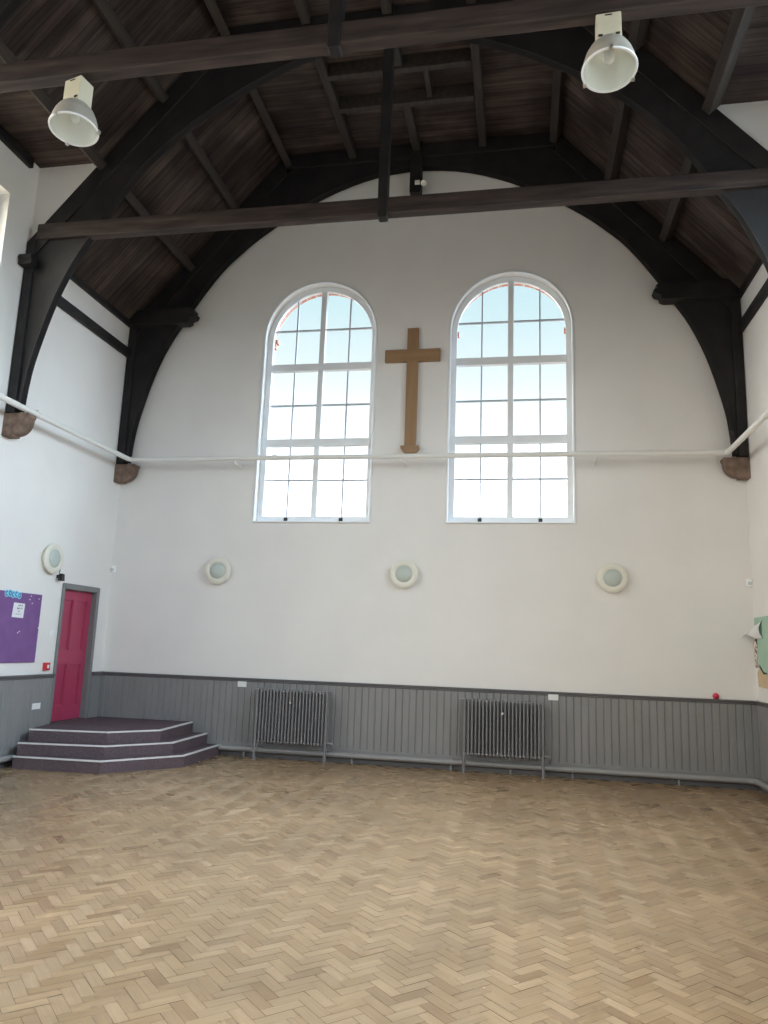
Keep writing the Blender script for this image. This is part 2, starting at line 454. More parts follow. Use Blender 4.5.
# short return of panelling between the door frame and the corner
q = MB(); q.box(0, .034, -.335, -.062, .1, DW-.05); o = struct('trim_11', q, 'dado')
q = MB(); q.box(0, .06, -.335, -.062, DW-.05, DW); obj('dado_rail', q, 'dado_dark', o)

# ------------------------------------------------------------------ roof trusses
CURVE = [(.20, 4.74), (.25, 5.3), (.36, 5.8), (.52, 6.35), (.73, 6.85), (.96, 7.24), (1.25, 7.71), (1.62, 8.22),
         (1.95, 8.55), (2.35, 8.88), (3.02, 9.31), (3.70, 9.64), (4.40, 9.85), (W/2, 9.92)]
def refine(pts, n=3):
    out = []
    P = [pts[0]] + pts + [pts[-1]]
    for i in range(1, len(P)-2):
        p0, p1, p2, p3 = P[i-1], P[i], P[i+1], P[i+2]
        for k in range(n):
            t = k/n
            out.append(tuple(.5*((2*p1[a]) + (-p0[a]+p2[a])*t + (2*p0[a]-5*p1[a]+4*p2[a]-p3[a])*t*t + (-p0[a]+3*p1[a]-3*p2[a]+p3[a])*t**3) for a in (0, 1)))
    out.append(pts[-1]); return out
CUR = refine(CURVE)
KX = W/2 + .03
RD = .27                                    # rafter depth
def outer(p):                               # outline of the arched panel towards post, rafter and collar
    x, z = p
    # push the curve point outwards along the direction from the arch centre
    cx, cz = W/2, 4.9
    d = Vector((x-cx, z-cz)).normalized()
    t = 0
    while t < 6:
        X, Z = x + d.x*t, z + d.y*t
        if X <= .13 or Z >= min(EAVE + SLOPE*X - RD*1.35, ZF - RD + .03): break
        t += .01
    return (X, Z)
OUT = [outer(p) for p in CUR]
OUT[0] = (.13, 4.74)
def truss(yf, thick, label, tie, group):
    root = thing('roof_truss', (W/2, yf, 4.7), label, 'roof truss', group)
    yb = yf + thick
    gap = .012
    for s in (0, 1):
        f = (lambda p: p) if s == 0 else (lambda p: (W - p[0], p[1]))
        # wall post
        obj('wall_post', MB().prism([f(p) for p in ((.012, 4.70), (.15, 4.70), (.15, EAVE-.02), (.012, EAVE-.02))], 'y', yf-.02, yb), 'timber', root, bevel=.012)
        # principal rafter, just under the boards
        nrm = RD*math.sqrt(1+SLOPE**2)
        q = [(.012, EAVE-.02), (XF, ZF-gap), (XF, ZF-gap-.02), (XF+.02, ZF-nrm), (.16, EAVE-.02-nrm+.19*SLOPE), (.012, EAVE-.05-nrm*.55)]
        obj('principal_rafter', MB().prism([f(p) for p in q], 'y', yf-.008, yb), 'timber', root, bevel=.012)
        # solid arched brace
        obj('arch_brace', MB().strip([f(p) for p in CUR], [f(p) for p in OUT], 'y', yf+.02, yb-.02), 'timber', root)
        # moulded lip along the curve
        lip = []
        for i, p in enumerate(CUR):
            a = CUR[max(0, i-1)]; b = CUR[min(len(CUR)-1, i+1)]
            n = Vector((b[1]-a[1], -(b[0]-a[0]))).normalized(); lip.append((p[0] - n.x*.035, p[1] - n.y*.035))
        obj('arch_moulding', MB().strip([f(p) for p in CUR], [f(p) for p in lip], 'y', yf+.005, yb-.005), 'timber', root)
    obj('collar', MB().box(XF-.02, W-XF+.02, yf-.006, yb, ZF-RD, ZF-gap), 'timber', root, bevel=.012)
    if tie:
        obj('tie_beam', MB().box(.16, W-.16, yf-.035, yf+.105, 7.235, 7.465), 'beam', root, bevel=.014)
        obj('king_post', MB().prism([(KX-.062, 7.20), (KX-.05, 7.18), (KX+.05, 7.18), (KX+.062, 7.20), (KX+.065, ZF-.02), (KX-.065, ZF-.02)], 'y', yf-.055, yf+.085), 'timber', root, bevel=.01)
        for s in (0, 1):
            f = (lambda x: x) if s == 0 else (lambda x: W - x)
            obj('plate_end', MB().prism([(yf-.02, 6.80), (yf-.02, 6.95), (yf-.15, 6.95), (yf-.17, 6.90), (yf-.15, 6.86), (yf-.15, 6.80)], 'x', f(.012), f(.22)), 'timber', root, bevel=.01)
    else:
        obj('king_pendant', MB().prism([(W/2-.10, 9.40), (W/2-.075, 9.37), (W/2+.075, 9.37), (W/2+.10, 9.40), (W/2+.10, ZF-.02), (W/2-.10, ZF-.02)], 'y', yf-.07, yf+.10), 'timber', root, bevel=.01)
        for s in (0, 1):
            f = (lambda p: p) if s == 0 else (lambda p: (W - p[0], p[1]))
            q = [(.015, 7.19), (1.12, 7.19), (1.18, 7.22), (1.18, 7.27), (1.26, 7.30), (1.29, 7.36), (1.23, 7.39), (1.25, 7.44), (1.20, 7.47), (.015, 7.47)]
            obj('stub_beam', MB().prism([f(p) for p in q], 'y', yf-.12, yf+.10), 'timber', root, bevel=.012)
    return root
T1, T2, T3 = -.22, -3.05, -5.80
truss(T1, .15, 'black arched timber truss fixed flat against the gable wall, framing both arched windows', False, 'arched roof trusses')
t2 = truss(T2, .13, 'dark arched timber truss with tie beam and king post, hanging free across the hall', True, 'arched roof trusses')
t3 = copy_tree(t2, (W/2, T3, 4.7), label='nearest truss, its brown tie beam crossing the top edge with two lamps under it')

for ch in t3.children:
    if ch.name.startswith('king_post'): ch.location.x += .06

# stone corbels under the truss feet
def corbel(s, yf, label):
    f = (lambda x: x) if s == 0 else (lambda x: W - x)
    arc = [(.40*math.cos(a) if True else 0, 4.63 - .215*math.sin(a)) for a in [PI/2*k/8 for k in range(9)]]
    poly = [(-.006, 4.695), (.365, 4.695), (.37, 4.655), (.35, 4.63)] + [(.155 + .195*math.cos(PI/2*k/8), 4.62 - .215*math.sin(PI/2*k/8)) for k in range(9)] + [(.15, 4.38), (-.006, 4.38)]
    mb = MB().prism([(f(p[0]), p[1]) for p in poly], 'y', yf-.015, yf+.17)
    return tag(obj('corbel', mb, 'stone', bevel=.012), label, 'corbel', 'stone corbels')
corbel(0, T1, 'brown stone corbel under the truss foot in the left corner of the gable wall')
corbel(1, T1, 'brown stone corbel under the truss foot in the right corner of the gable wall')
corbel(0, T2, 'brown stone corbel on the left wall, nearest the viewer, under the free truss')
corbel(1, T2, 'stone corbel on the right wall under the free truss')
corbel(0, T3, 'stone corbel on the left wall under the nearest truss')
corbel(1, T3, 'stone corbel on the right wall under the nearest truss')

# ------------------------------------------------------------------ purlins
def on_roof(x):
    xx = min(x, W-x)
    return EAVE + SLOPE*xx if xx < XF else ZF
def purlin(x, y0, y1, label, group, w=.13, h=.19):
    xx = min(x, W-x)
    if xx < XF - .1: up = Vector((-SLOPE if x < W/2 else SLOPE, 0, 1)).normalized()
    elif xx < XF + .1: up = Vector((-.45 if x < W/2 else .45, 0, 1)).normalized()
    else: up = Vector((0, 0, 1))
    c = Vector((x, 0, on_roof(x))) - up*(h/2 + .004)
    if XF-.1 <= xx < XF+.1: c -= up*.035
    mb = MB().beam((c.x, y0, c.z), (c.x, y1, c.z), w, h, up)
    return tag(obj('purlin', mb, 'purlin', bevel=.012), label, 'purlin', group)
XS = [.98, 1.82, XF-.02, 3.95, W/2, W-3.95, W-XF+.02, W-1.82, W-.98]
where = ['lowest on the left slope', 'halfway up the left slope', 'along the top edge of the left slope',
         'left-hand one of the flat ceiling', '', 'right-hand one of the flat ceiling',
         'along the top edge of the right slope', 'halfway up the right slope', 'lowest on the right slope']
for x, w_ in zip(XS, where):
    if w_:
        purlin(x, T1-.012, T2+.17, 'dark purlin next to the gable, ' + w_, 'purlins of the far ceiling bay')
purlin(W/2, T1-.012, -1.385, 'short middle purlin of the flat ceiling between the gable truss and the trimmers', 'purlins of the far ceiling bay')
purlin(W/2, -2.195, T2+.17, 'short middle purlin of the flat ceiling between the trimmers and the free truss', 'purlins of the far ceiling bay')
for x, w_ in zip(XS, where):
    purlin(x, T2-.07, T3+.17, 'near-bay purlin between both tie beams, ' + (w_ or 'middle one of the flat ceiling'), 'purlins of the nearer ceiling bay')
# trimmers across the flat top
for y, lab in ((-2.14, 'dark cross trimmer of the flat ceiling, the one nearer the free truss'), (-1.44, 'dark cross trimmer of the flat ceiling, the one nearer the gable')):
    tag(obj('ceiling_trimmer', MB().box(3.95+.068, W-3.95-.068, y-.05, y+.05, ZF-.23, ZF-.004), 'purlin', bevel=.01), lab, 'ceiling beam', 'trimmers of the flat ceiling')
tag(obj('ceiling_noggin', MB().box(5.43, 5.51, -2.08, -1.50, ZF-.19, ZF-.004), 'purlin', bevel=.01), 'short timber piece between the two cross trimmers, right of the middle', 'ceiling beam')

# ------------------------------------------------------------------ arched windows of the gable
def ring(mb, cx, ro, ri, z0, spring, y0, y1, foot=True):
    A = [(cx-ro, z0)] + arch_pts(cx, ro, 28, spring) + [(cx+ro, z0)]
    B = [(cx-ri, z0)] + arch_pts(cx, ri, 28, spring) + [(cx+ri, z0)]
    return mb.strip(A, B, 'y', y0, y1)
def arch_z(cx, r, x, spring): return spring + math.sqrt(max(0, r*r - (x-cx)**2))
def window(idx, cx, r):
    root = thing('window_%d' % idx, (cx, .2, SILL), kind='structure')
    y0, y1 = .15, .235
    gi = r - .085                                # glass half width
    mb = MB(); ring(mb, cx, r-.004, gi, SILL+.115, SPRING, y0, y1)
    mb.box(cx-r+.004, cx+r-.004, y0, y1, SILL+.004, SILL+.115)
    obj('frame', mb, 'white_gloss', root)
    # inner bead of the frame
    mb = MB(); ring(mb, cx, gi+.018, gi-.014, SILL+.12, SPRING, y0-.012, y0+.03); obj('frame_bead', mb, 'white_gloss', root)
    obj('mullion', MB().box(cx-.048, cx+.048, y0-.015, y1-.005, SILL+.1, SPRING+gi+.01), 'white_gloss', root, bevel=.008)
    for z in (5.13, 6.475):
        obj('transom', MB().box(cx-gi, cx+gi, y0-.02, y1-.01, z-.065, z+.065), 'white_gloss', root, bevel=.008)
    for sgn in (-1, 1):
        x = cx + sgn*(gi+.048)/2
        obj('glazing_bar', MB().box(x-.012, x+.012, y0+.02, y1-.02, SILL+.1, arch_z(cx, gi, x, SPRING)+.01), 'bar_grey', root)
        for z in (4.48, 5.80, 7.17):
            xe = cx + sgn*(gi if z < SPRING else math.sqrt(gi**2-(z-SPRING)**2) + .005)
            obj('glazing_bar', MB().box(cx+sgn*.047, xe, y0+.021, y1-.021, z-.012, z+.012), 'bar_grey', root)
        # sash lift latch at the bottom rail
        mb = MB(); mb.box(x-.03, x+.03, y0-.022, y0+.005, SILL+.03, SILL+.085); mb.box(x-.012, x+.012, y0-.05, y0-.02, SILL+.045, SILL+.07)
        obj('latch', mb, 'plastic_black', root)
    A = [(cx-gi-.01, SILL+.1)] + arch_pts(cx, gi+.01, 28, SPRING) + [(cx+gi+.01, SILL+.1)]
    obj('pane', MB().prism(A, 'y', y0+.040, y0+.045), 'glass', root)
    # rounded plaster bead round the opening
    pts = [(cx-r-.004, -.004, SILL)] + [(p[0], -.004, p[1]) for p in arch_pts(cx, r+.004, 36, SPRING)] + [(cx+r+.004, -.004, SILL)]
    obj('plaster_bead', MB().tube(pts, .022, 8), 'white_gloss', root)
    obj('sill', MB().box(cx-r-.02, cx+r+.02, -.035, y0+.01, SILL-.02, SILL+.004), 'white_gloss', root, bevel=.006)
    # brick imposts of the outer arch
    for sgn in (-1, 1):
        e = cx + sgn*.945
        mb = MB(); mb.box(e, e - sgn*.075, .30, .40, SPRING+.03, SPRING+.10); mb.box(e, e - sgn*.045, .30, .39, SPRING-.06, SPRING+.03)
        obj('brick_impost', mb, 'brick', root)
for i, (cx, r) in enumerate(WIN): window(1+i, cx, r)

# plain side and rear windows added for daylight; only one left edge in view
k = 3
for s in (0, 1):
    for (ya, yb_, za, zb) in sidewin:
        xw = -.17 if s == 0 else W + .17
        root = thing('window_%d' % k, (xw, (ya+yb_)/2, za), kind='structure'); k += 1
        mb = MB(); t = .07
        mb.box(xw-.035, xw+.035, ya, ya+t, za, zb); mb.box(xw-.035, xw+.035, yb_-t, yb_, za, zb)
        mb.box(xw-.035, xw+.035, ya+t, yb_-t, za, za+t); mb.box(xw-.035, xw+.035, ya+t, yb_-t, zb-t, zb)
        obj('frame', mb, 'white_gloss', root)
        mb = MB(); ym = (ya+yb_)/2
        mb.box(xw-.02, xw+.02, ym-.03, ym+.03, za+t, zb-t)
        for q in (1, 2): mb.box(xw-.018, xw+.018, ya+t, yb_-t, za+(zb-za)*q/3-.02, za+(zb-za)*q/3+.02)
        obj('glazing_bar', mb, 'white_gloss', root)
        obj('pane', MB().box(xw-.003, xw+.003, ya+t-.01, yb_-t+.01, za+t-.01, zb-t+.01), 'glass', root)
for cx, r in RW:
    yw = YB - .15
    root = thing('window_%d' % k, (cx, yw, 1.4), kind='structure'); k += 1
    mb = MB(); ring(mb, cx, r-.004, r-.08, 1.4, 6.6, yw-.04, yw+.04); mb.box(cx-r+.004, cx+r-.004, yw-.04, yw+.04, 1.4, 1.48)
    obj('frame', mb, 'white_gloss', root)
    mb = MB(); mb.box(cx-.04, cx+.04, yw-.03, yw+.03, 1.48, 6.6+r-.07)
    for z in (2.6, 3.9, 5.2, 6.5): mb.box(cx-r+.07, cx+r-.07, yw-.028, yw+.028, z-.03, z+.03)
    obj('glazing_bar', mb, 'white_gloss', root)
    A = [(cx-r+.07, 1.46)] + arch_pts(cx, r-.07, 28, 6.6) + [(cx+r-.07, 1.46)]
    obj('pane', MB().prism(A, 'y', yw-.003, yw+.003), 'glass', root)

# ------------------------------------------------------------------ door in the left wall
def door():
    root = thing('door_1', (0, -.85, .48), kind='structure')
    y0, y1, z0, z1 = DOOR
    # leaf with four sunk panels: stiles and rails stand proud of the panels
    xf = -.06
    mb = MB(); mb.box(xf-.045, xf-.024, y0+.004, y1-.004, z0+.006, z1-.004)
    st, ml = .11, .10; yc = (y0+y1)/2
    mb.box(xf-.03, xf, y0+.004, y0+st, z0+.006, z1-.004); mb.box(xf-.03, xf, y1-st, y1-.004, z0+.006, z1-.004)
    rails = [(z0+.006, z0+.22), (z0+.86, z0+1.06), (z1-.14, z1-.004)]
    for a, b in rails: mb.box(xf-.03, xf, y0+st, y1-st, a, b)
    mb.box(xf-.03, xf, yc-ml/2, yc+ml/2, z0+.22, z0+.86); mb.box(xf-.03, xf, yc-ml/2, yc+ml/2, z0+1.06, z1-.14)
    leaf = obj('door_leaf', mb, 'crimson', root)
    # raised moulding round each panel
    for a, b in ((z0+.22, z0+.86), (z0+1.06, z1-.14)):
        for p, q in ((y0+st, yc-ml/2), (yc+ml/2, y1-st)):
            mm = MB(); t = .022
            for (A, B, Cc, D) in ((p, p+t, a, b), (q-t, q, a, b), (p+t, q-t, a, a+t), (p+t, q-t, b-t, b)):
                mm.box(xf-.026, xf-.006, A, B, Cc, D)
            obj('panel_moulding', mm, 'crimson', leaf, bevel=.005)
    # lining of the opening and the architrave
    mb = MB(); mb.box(-.13, .004, y0-.001, y0+.004, z0, z1); mb.box(-.13, .004, y1-.004, y1+.001, z0, z1); mb.box(-.13, .004, y0, y1, z1-.004, z1+.001)
    obj('lining', mb, 'frame_grey', root)
    mb = MB(); w = .082
    mb.box(.002, .032, y0-.05, y0, z0+.002, z1+w); mb.box(.002, .032, y1, y1+w, z0+.002, z1+w); mb.box(.002, .032, y0, y1, z1, z1+w)
    obj('architrave', mb, 'frame_grey', root, bevel=.006)
    obj('threshold', MB().box(-.13, .058, y0+.004, y1-.004, z0-.03, z0+.003), 'carpet', root)
    obj('back_board', MB().box(-.14, -.13, y0-.05, y1+.05, z0-.05, z1+.05), 'plaster', root)
door()

# ------------------------------------------------------------------ corner steps
def steps():
    root = thing('corner_steps', (1.0, -1.0, 0), 'three dark purple carpeted corner steps with white nosings below the red door', 'steps')
    low = [(.06, -.06), (.06, -1.45), (.22, -2.33), (1.45, -2.25), (2.2, -1.35), (2.2, -.06)]
    mid = [(.06, -.06), (.06, -1.42), (.19, -2.22), (1.36, -2.03), (2.0, -1.31), (1.97, -.06)]
    top = [(.06, -.06), (.06, -1.38), (.205, -2.03), (1.28, -1.86), (1.79, -1.30), (1.71, -.06)]
    for poly, a, b in ((low, 0, .16), (mid, .1605, .32), (top, .3205, .48)):
        st = obj('step', MB().prism(poly, 'z', a, b), 'carpet', root)
        # nosing strip along the three open edges
        path = poly[2:]
        ctr = Vector((.4, -.4))
        ins, outs = [], []
        n = len(path)
        for i, p in enumerate(path):
            def nrm(u, v):
                d = Vector((v[0]-u[0], v[1]-u[1])).normalized(); return Vector((d.y, -d.x))
            ns = []
            if i > 0: ns.append(nrm(path[i-1], p))
            if i < n-1: ns.append(nrm(p, path[i+1]))
            m_ = sum(ns, Vector((0, 0))).normalized(); k_ = 1/max(.5, m_.dot(ns[0]))
            ins.append((p[0]-m_.x*.032*k_, p[1]-m_.y*.032*k_)); outs.append((p[0]+m_.x*.010*k_, p[1]+m_.y*.010*k_))
        # only the front run and the diagonal carry the bright strip; the side run is thin
        obj('nosing', MB().strip(ins, outs, 'z', b-.014, b+.004), 'nosing', st)
steps()

# ------------------------------------------------------------------ radiators
def radiator(x0, x1, label):
    y = -.20; z0, z1 = .285, 1.035; n = 22; p = (x1-x0)/(n-1)
    root = thing('radiator', ((x0+x1)/2, y, 0), label, 'radiator', 'column radiators on the gable wall')
    for i in range(n):
        x = x0 + i*p; mb = MB()
        for yy in (y-.075, y-.025, y+.025, y+.075):
            mb.tube([(x, yy, z0+.02), (x, yy, z1-.02)], .0135, 10)
        for z in (z0, z1):
            mb.tube([(x, y-.085, z), (x, y+.085, z)], .0195, 10)
        obj('column', mb, 'radiator', root)
    for z in (z0, z1): obj('header', MB().tube([(x0, y, z), (x1, y, z)], .013, 10), 'radiator', root)
    for x in (x0 - .008, x1 + .005):
        mb = MB(); mb.tube([(x, y-.075, .0), (x, y-.075, z0-.02)], .022, 10); mb.tube([(x, y-.075, 0), (x, y-.075, .012)], .034, 12)
        mb.tube([(x, y-.075, z0-.02), (x, y-.075, z1)], .017, 10)
        obj('leg', mb, 'radiator', root)
    mb = MB(); xl = x0 - .09
    mb.tube([(x0-.01, y, z1+.01), (xl+.02, y, z1+.01), (xl, y+.01, z1-.01), (xl, y+.06, .22)], .013, 8)
    obj('feed_pipe', mb, 'pipe_grey', root)
    mb = MB(); xr = x1 + .10
    mb.tube([(x1+.01, y, z0+.01), (xr-.02, y, z0+.01), (xr, y, z0-.01), (xr, y+.07, .19)], .018, 8)
    obj('return_pipe', mb, 'pipe_grey', root)
    xc = x0 + (x1-x0)*.49
    mb = MB(); mb.tube([(xc, y-.085, .87), (xc, y-.115, .87)], [.02, .014], 10); mb.box(xc-.018, xc+.018, y-.125, y-.113, .862, .878)
    obj('bleed_valve', mb, 'steel', root)
radiator(2.85, 3.955, 'grey column radiator left of centre, nearer the carpeted steps')
radiator(6.06, 7.18, 'grey column radiator right of centre, below the right arched window')

# heating pipes along the skirting
def arc(c, r, a0, a1, z, n=6):
    return [(c[0] + r*math.cos(a0+(a1-a0)*k/n), c[1] + r*math.sin(a0+(a1-a0)*k/n), z) for k in range(n+1)]
pr = thing('heating_pipe', (6.5, -.10, 0), 'grey heating pipe low along the gable wall, running behind both radiators', 'pipe')
py, pz = -.105, .122
mb = MB().tube([(2.21, py, pz), (W-.23, py, pz)] + arc((W-.23, py-.125), .125, PI/2, 0, pz) + [(W-.105, -9, pz)], .042, 12)
obj('main_pipe', mb, 'pipe_grey', pr)
for x in (2.62, 4.35, 5.85, 6.72, 7.6, 9.05):
    mb = MB(); mb.box(x-.012, x+.012, py-.012, py+.012, 0, pz-.038); mb.tube([(x-.015, py, pz), (x+.015, py, pz)], .047, 12)
    obj('pipe_support', mb, 'pipe_grey', pr)
pl = thing('heating_pipe', (.1, -5, 0), 'grey heating pipe low on the left wall, ending at the carpeted steps', 'pipe')
obj('main_pipe', MB().tube([(.12, -2.2, pz), (.12, -9, pz)], .04, 12), 'pipe_grey', pl)
for y in (-3.2, -5.2, -7.2):
    obj('pipe_support', MB().box(.11, .13, y-.012, y+.012, 0, pz-.03), 'pipe_grey', pl)

# high white pipe round three walls
hp = thing('white_pipe', (W/2, -.34, 4.6), 'long white pipe at corbel height crossing the gable wall and both side walls', 'pipe')
zp, ox, oy, rp = 4.742, .325, -.345, .041
pts = [(ox, -10, zp), (ox, oy-.06, zp)] + arc((ox+.06, oy-.06), .06, PI, PI/2, zp, 4)[1:] + [(W-ox-.06, oy, zp)] + arc((W-ox-.06, oy-.06), .06, PI/2, 0, zp, 4)[1:] + [(W-ox, -10, zp)]
obj('main_pipe', MB().tube(pts, rp, 12), 'pipe_white', hp)
for x in (2.21, 5.03, 7.98):
    mb = MB(); mb.tube([(x, oy, zp-.03), (x, oy, zp-.075), (x, -.002, zp-.075)], .013, 8); mb.tube([(x, -.012, zp-.075), (x, -.001, zp-.075)], .035, 12)
    mb.tube([(x-.015, oy, zp), (x+.015, oy, zp)], rp+.006, 12)
    obj('pipe_bracket', mb, 'pipe_white', hp)
for x in (2.9, 8.75):
    obj('pipe_coupling', MB().tube([(x-.035, oy, zp), (x+.035, oy, zp)], rp+.008, 12), 'pipe_white', hp)
for y in (-2.80, -5.4, -7.9):
    for xx, e in ((ox, 0.001), (W-ox, W-.001)):
        mb = MB(); mb.tube([(xx, y, zp+.03), (xx, y, zp+.07), (e, y, zp+.07)], .013, 8); mb.tube([(xx, y-.015, zp), (xx, y+.015, zp)], rp+.006, 12)
        obj('pipe_bracket', mb, 'pipe_white', hp)

# ------------------------------------------------------------------ cross
cr = thing('wooden_cross', (5.09, 0, 4.86), 'plain brown wooden cross on the white wall between the arched windows', 'cross')
obj('upright', MB().box(4.995, 5.185, -.075, -.006, 4.975, 7.02), 'cross_wood', cr, bevel=.006)
obj('crossbar', MB().box(4.625, 5.55, -.079, -.004, 6.435, 6.645), noise_mat('cross_bar_wood', (.27, .155, .078), (.33, .195, .10), (1.2, 14, 14), .5, .05), cr, bevel=.006)
obj('base_bracket', MB().prism([(4.94, 4.985), (5.24, 4.985), (5.24, 4.94), (5.185, 4.865), (4.995, 4.865), (4.94, 4.94)], 'y', -.11, -.004), 'cross_wood', cr, bevel=.006)

# ------------------------------------------------------------------ round wall lights
def wall_light(pos, rot, label):
    root = thing('wall_light', pos, label, 'wall light', 'round wall lights', rot=rot)
    # local +z points into the room
    obj('backplate', MB().lathe([(0, 0), (.185, 0), (.19, .01), (.19, .05), (0, .05)], 40), 'cream', root, local=True)
    obj('trim_ring', MB().lathe([(.126, .045), (.20, .045), (.224, .055), (.224, .072), (.205, .088), (.165, .092), (.138, .084), (.126, .07)], 48, closed=True), 'cream', root, local=True)
    obj('diffuser', MB().lathe([(.134, .072), (.130, .082), (.108, .102), (.075, .115), (.035, .120), (.001, .122)], 40), 'frost', root, local=True)
    return root
wl = wall_light((1.945, -.002, 2.905), (PI/2, 0, 0), 'round cream wall light on the gable wall, leftmost of its row of three')
copy_tree(wl, (5.055, -.002, 2.905), label='round cream wall light on the gable wall, below the wooden cross')
copy_tree(wl, (8.215, -.002, 2.90), label='round cream wall light on the gable wall, rightmost of its row of three')
l4 = copy_tree(wl, (.002, -1.72, 2.88), label='round cream wall light on the left wall above the red door')
l4.rotation_euler = (PI/2, 0, PI/2)

# ------------------------------------------------------------------ high-bay lamps under the nearest tie beam
def bay_lamp(pos, rot, label):
    root = thing('hanging_lamp', pos, label, 'hanging lamp', 'hanging lamps under the nearest tie beam', rot=rot)
    # origin at the hook; hangs down local -z
    mb = MB().lathe([(.022 + .008*math.cos(2*PI*k/8), .008*math.sin(2*PI*k/8)) for k in range(8)], 16, Matrix.Translation((0, 0, -.02)) @ Matrix.Rotation(PI/2, 4, 'X'), closed=True)
    mb.tube([(0, 0, -.04), (0, 0, -.075)], .016, 10)
    obj('hook', mb, 'steel', root, local=True)
    bx = obj('gear_box', MB().box(-.105, .105, -.085, .085, -.36, -.07), 'box_cream', root, local=True, bevel=.01)
    for px in (-.07, .07):
        obj('clip', MB().box(px-.018, px+.018, -.096, -.083, -.335, -.32), 'plastic_black', bx, local=True)
    obj('vent_slot', MB().box(-.03, .03, -.09, -.084, -.105, -.095), 'plastic_black', bx, local=True)
    prof = [(.085, -.335), (.10, -.345), (.135, -.375), (.168, -.42), (.195, -.48), (.214, -.55), (.224, -.615), (.226, -.63)]
    inn = [(.216, -.63), (.212, -.612), (.203, -.55), (.184, -.482), (.157, -.425), (.122, -.383), (.07, -.36), (.001, -.355)]
    obj('reflector_shell', MB().lathe([(.001, -.332)] + prof, 48), 'alu', root, local=True)
    obj('reflector_lining', MB().lathe(inn, 48), 'reflector', root, local=True)
    obj('rim', MB().lathe([(.213, -.628), (.226, -.622), (.233, -.630), (.230, -.642), (.215, -.642)], 48, closed=True), 'plastic_white', root, local=True)
    obj('bulb', MB().lathe([(.001, -.36), (.022, -.365), (.024, -.40), (.040, -.44), (.048, -.49), (.040, -.53), (.02, -.55), (.001, -.553)], 24), 'bulb', root, local=True)
    obj('glass_cover', MB().lathe([(.001, -.636), (.216, -.636)], 40), 'glass', root, local=True)
    for a in (-PI/2, PI*.17, PI*.83):
        p = Vector((.232*math.cos(a), .232*math.sin(a), -.634))
        obj('rim_clip', MB().box(p.x-.014, p.x+.014, p.y-.014, p.y+.014, p.z-.022, p.z+.016), 'steel', root, local=True)
    return root
d2r = math.radians
bl = bay_lamp((2.545, T3+.04, 7.245), (d2r(-3), d2r(-3), d2r(-12)), 'tilted bell-shaped hanging lamp at upper left, under the nearest tie beam')
b2 = copy_tree(bl, (7.615, T3+.02, 7.245), label='bell-shaped hanging lamp at upper right, under the nearest tie beam')
b2.rotation_euler = (d2r(-6), d2r(0), d2r(-3))
for q in (bl, b2): q.scale = (1, 1, .95)

# ------------------------------------------------------------------ small fittings
def socket(name, pos, axis, label, group='white double sockets on the grey dado'):
    x, y, z = pos; root = thing(name, pos, label, 'socket', group)
    if axis == 'y':   # on gable, faces -y
        obj('faceplate', MB().box(x-.074, x+.074, y-.012, y, z-.043, z+.043), 'plastic_white', root, bevel=.004)
        for s in (-.036, .036):
            obj('switch_rocker', MB().box(x+s-.008, x+s+.008, y-.017, y-.011, z+.008, z+.03), 'plastic_white', root)
    else:
        obj('faceplate', MB().box(x, x+.012, y-.09, y+.09, z-.043, z+.043), 'plastic_white', root, bevel=.004)
        for s in (-.045, .045):
            obj('switch_rocker', MB().box(x+.011, x+.017, y+s-.008, y+s+.008, z+.008, z+.03), 'plastic_white', root)
socket('wall_socket', (2.49, -.034, 1.10), 'y', 'white socket on the grey dado at the upper left of the left radiator')
socket('wall_socket', (7.34, -.034, 1.12), 'y', 'white socket on the grey dado at the upper right of the right radiator')
socket('wall_socket', (.034, -1.70, .755), 'x', 'white socket on the left wall dado beside the red door')

def corner_sensor(x, sgn, z, label):
    mb = MB(); mb.prism([(x - sgn*.008, .004), (x + sgn*.075, .004), (x + sgn*.06, -.05), (x + sgn*.015, -.065), (x - sgn*.008, -.05)], 'z', z-.055, z+.055)
    o = thing('motion_sensor', (x + sgn*.035, -.03, z-.055), label, 'sensor', 'corner motion sensors')
    obj('sensor_body', mb, 'plastic_white', o, bevel=.006)
    obj('sensor_lens', MB().prism([(x+sgn*.012, -.06), (x+sgn*.058, -.046), (x+sgn*.058, -.054), (x+sgn*.012, -.068)], 'z', z-.035, z+.012), 'frost', o)
corner_sensor(.004, 1, 2.905, 'small white motion sensor high in the left corner beside the red door')
corner_sensor(W-.004, -1, 2.865, 'small white motion sensor in the right corner above the torn green display')

cp = thing('call_point', (.0, -1.545, 1.26), 'small red fire alarm call point beside the red door', 'alarm')
obj('body', MB().box(-.003, .052, -1.60, -1.49, 1.255, 1.365), 'red', cp, bevel=.006)
obj('press_pad', MB().box(.051, .055, -1.565, -1.52, 1.285, 1.335), 'plastic_white', cp)

sw = thing('wall_switch', (0, -1.49, 1.74), 'small white wall switch left of the red door frame', 'switch')
obj('faceplate', MB().box(.001, .026, -1.545, -1.46, 1.745, 1.835), 'plastic_white', sw, bevel=.004)
obj('rocker', MB().box(.025, .032, -1.515, -1.49, 1.77, 1.81), 'plastic_white', sw)

cm = thing('wall_fitting', (0, -1.50, 2.57), 'small black wedge-shaped fitting below the left wall light', 'fitting')
obj('bracket', MB().box(.001, .05, -1.515, -1.485, 2.61, 2.66), 'plastic_black', cm)
obj('body', MB().prism([(-1.545, 2.575), (-1.455, 2.57), (-1.47, 2.675), (-1.53, 2.68)], 'x', .045, .11), 'plastic_black', cm, bevel=.008)
obj('cable', MB().tube([(.03, -1.49, 2.69), (.012, -1.46, 2.73), (.006, -1.44, 2.80)], .006, 6), 'plastic_black', cm)

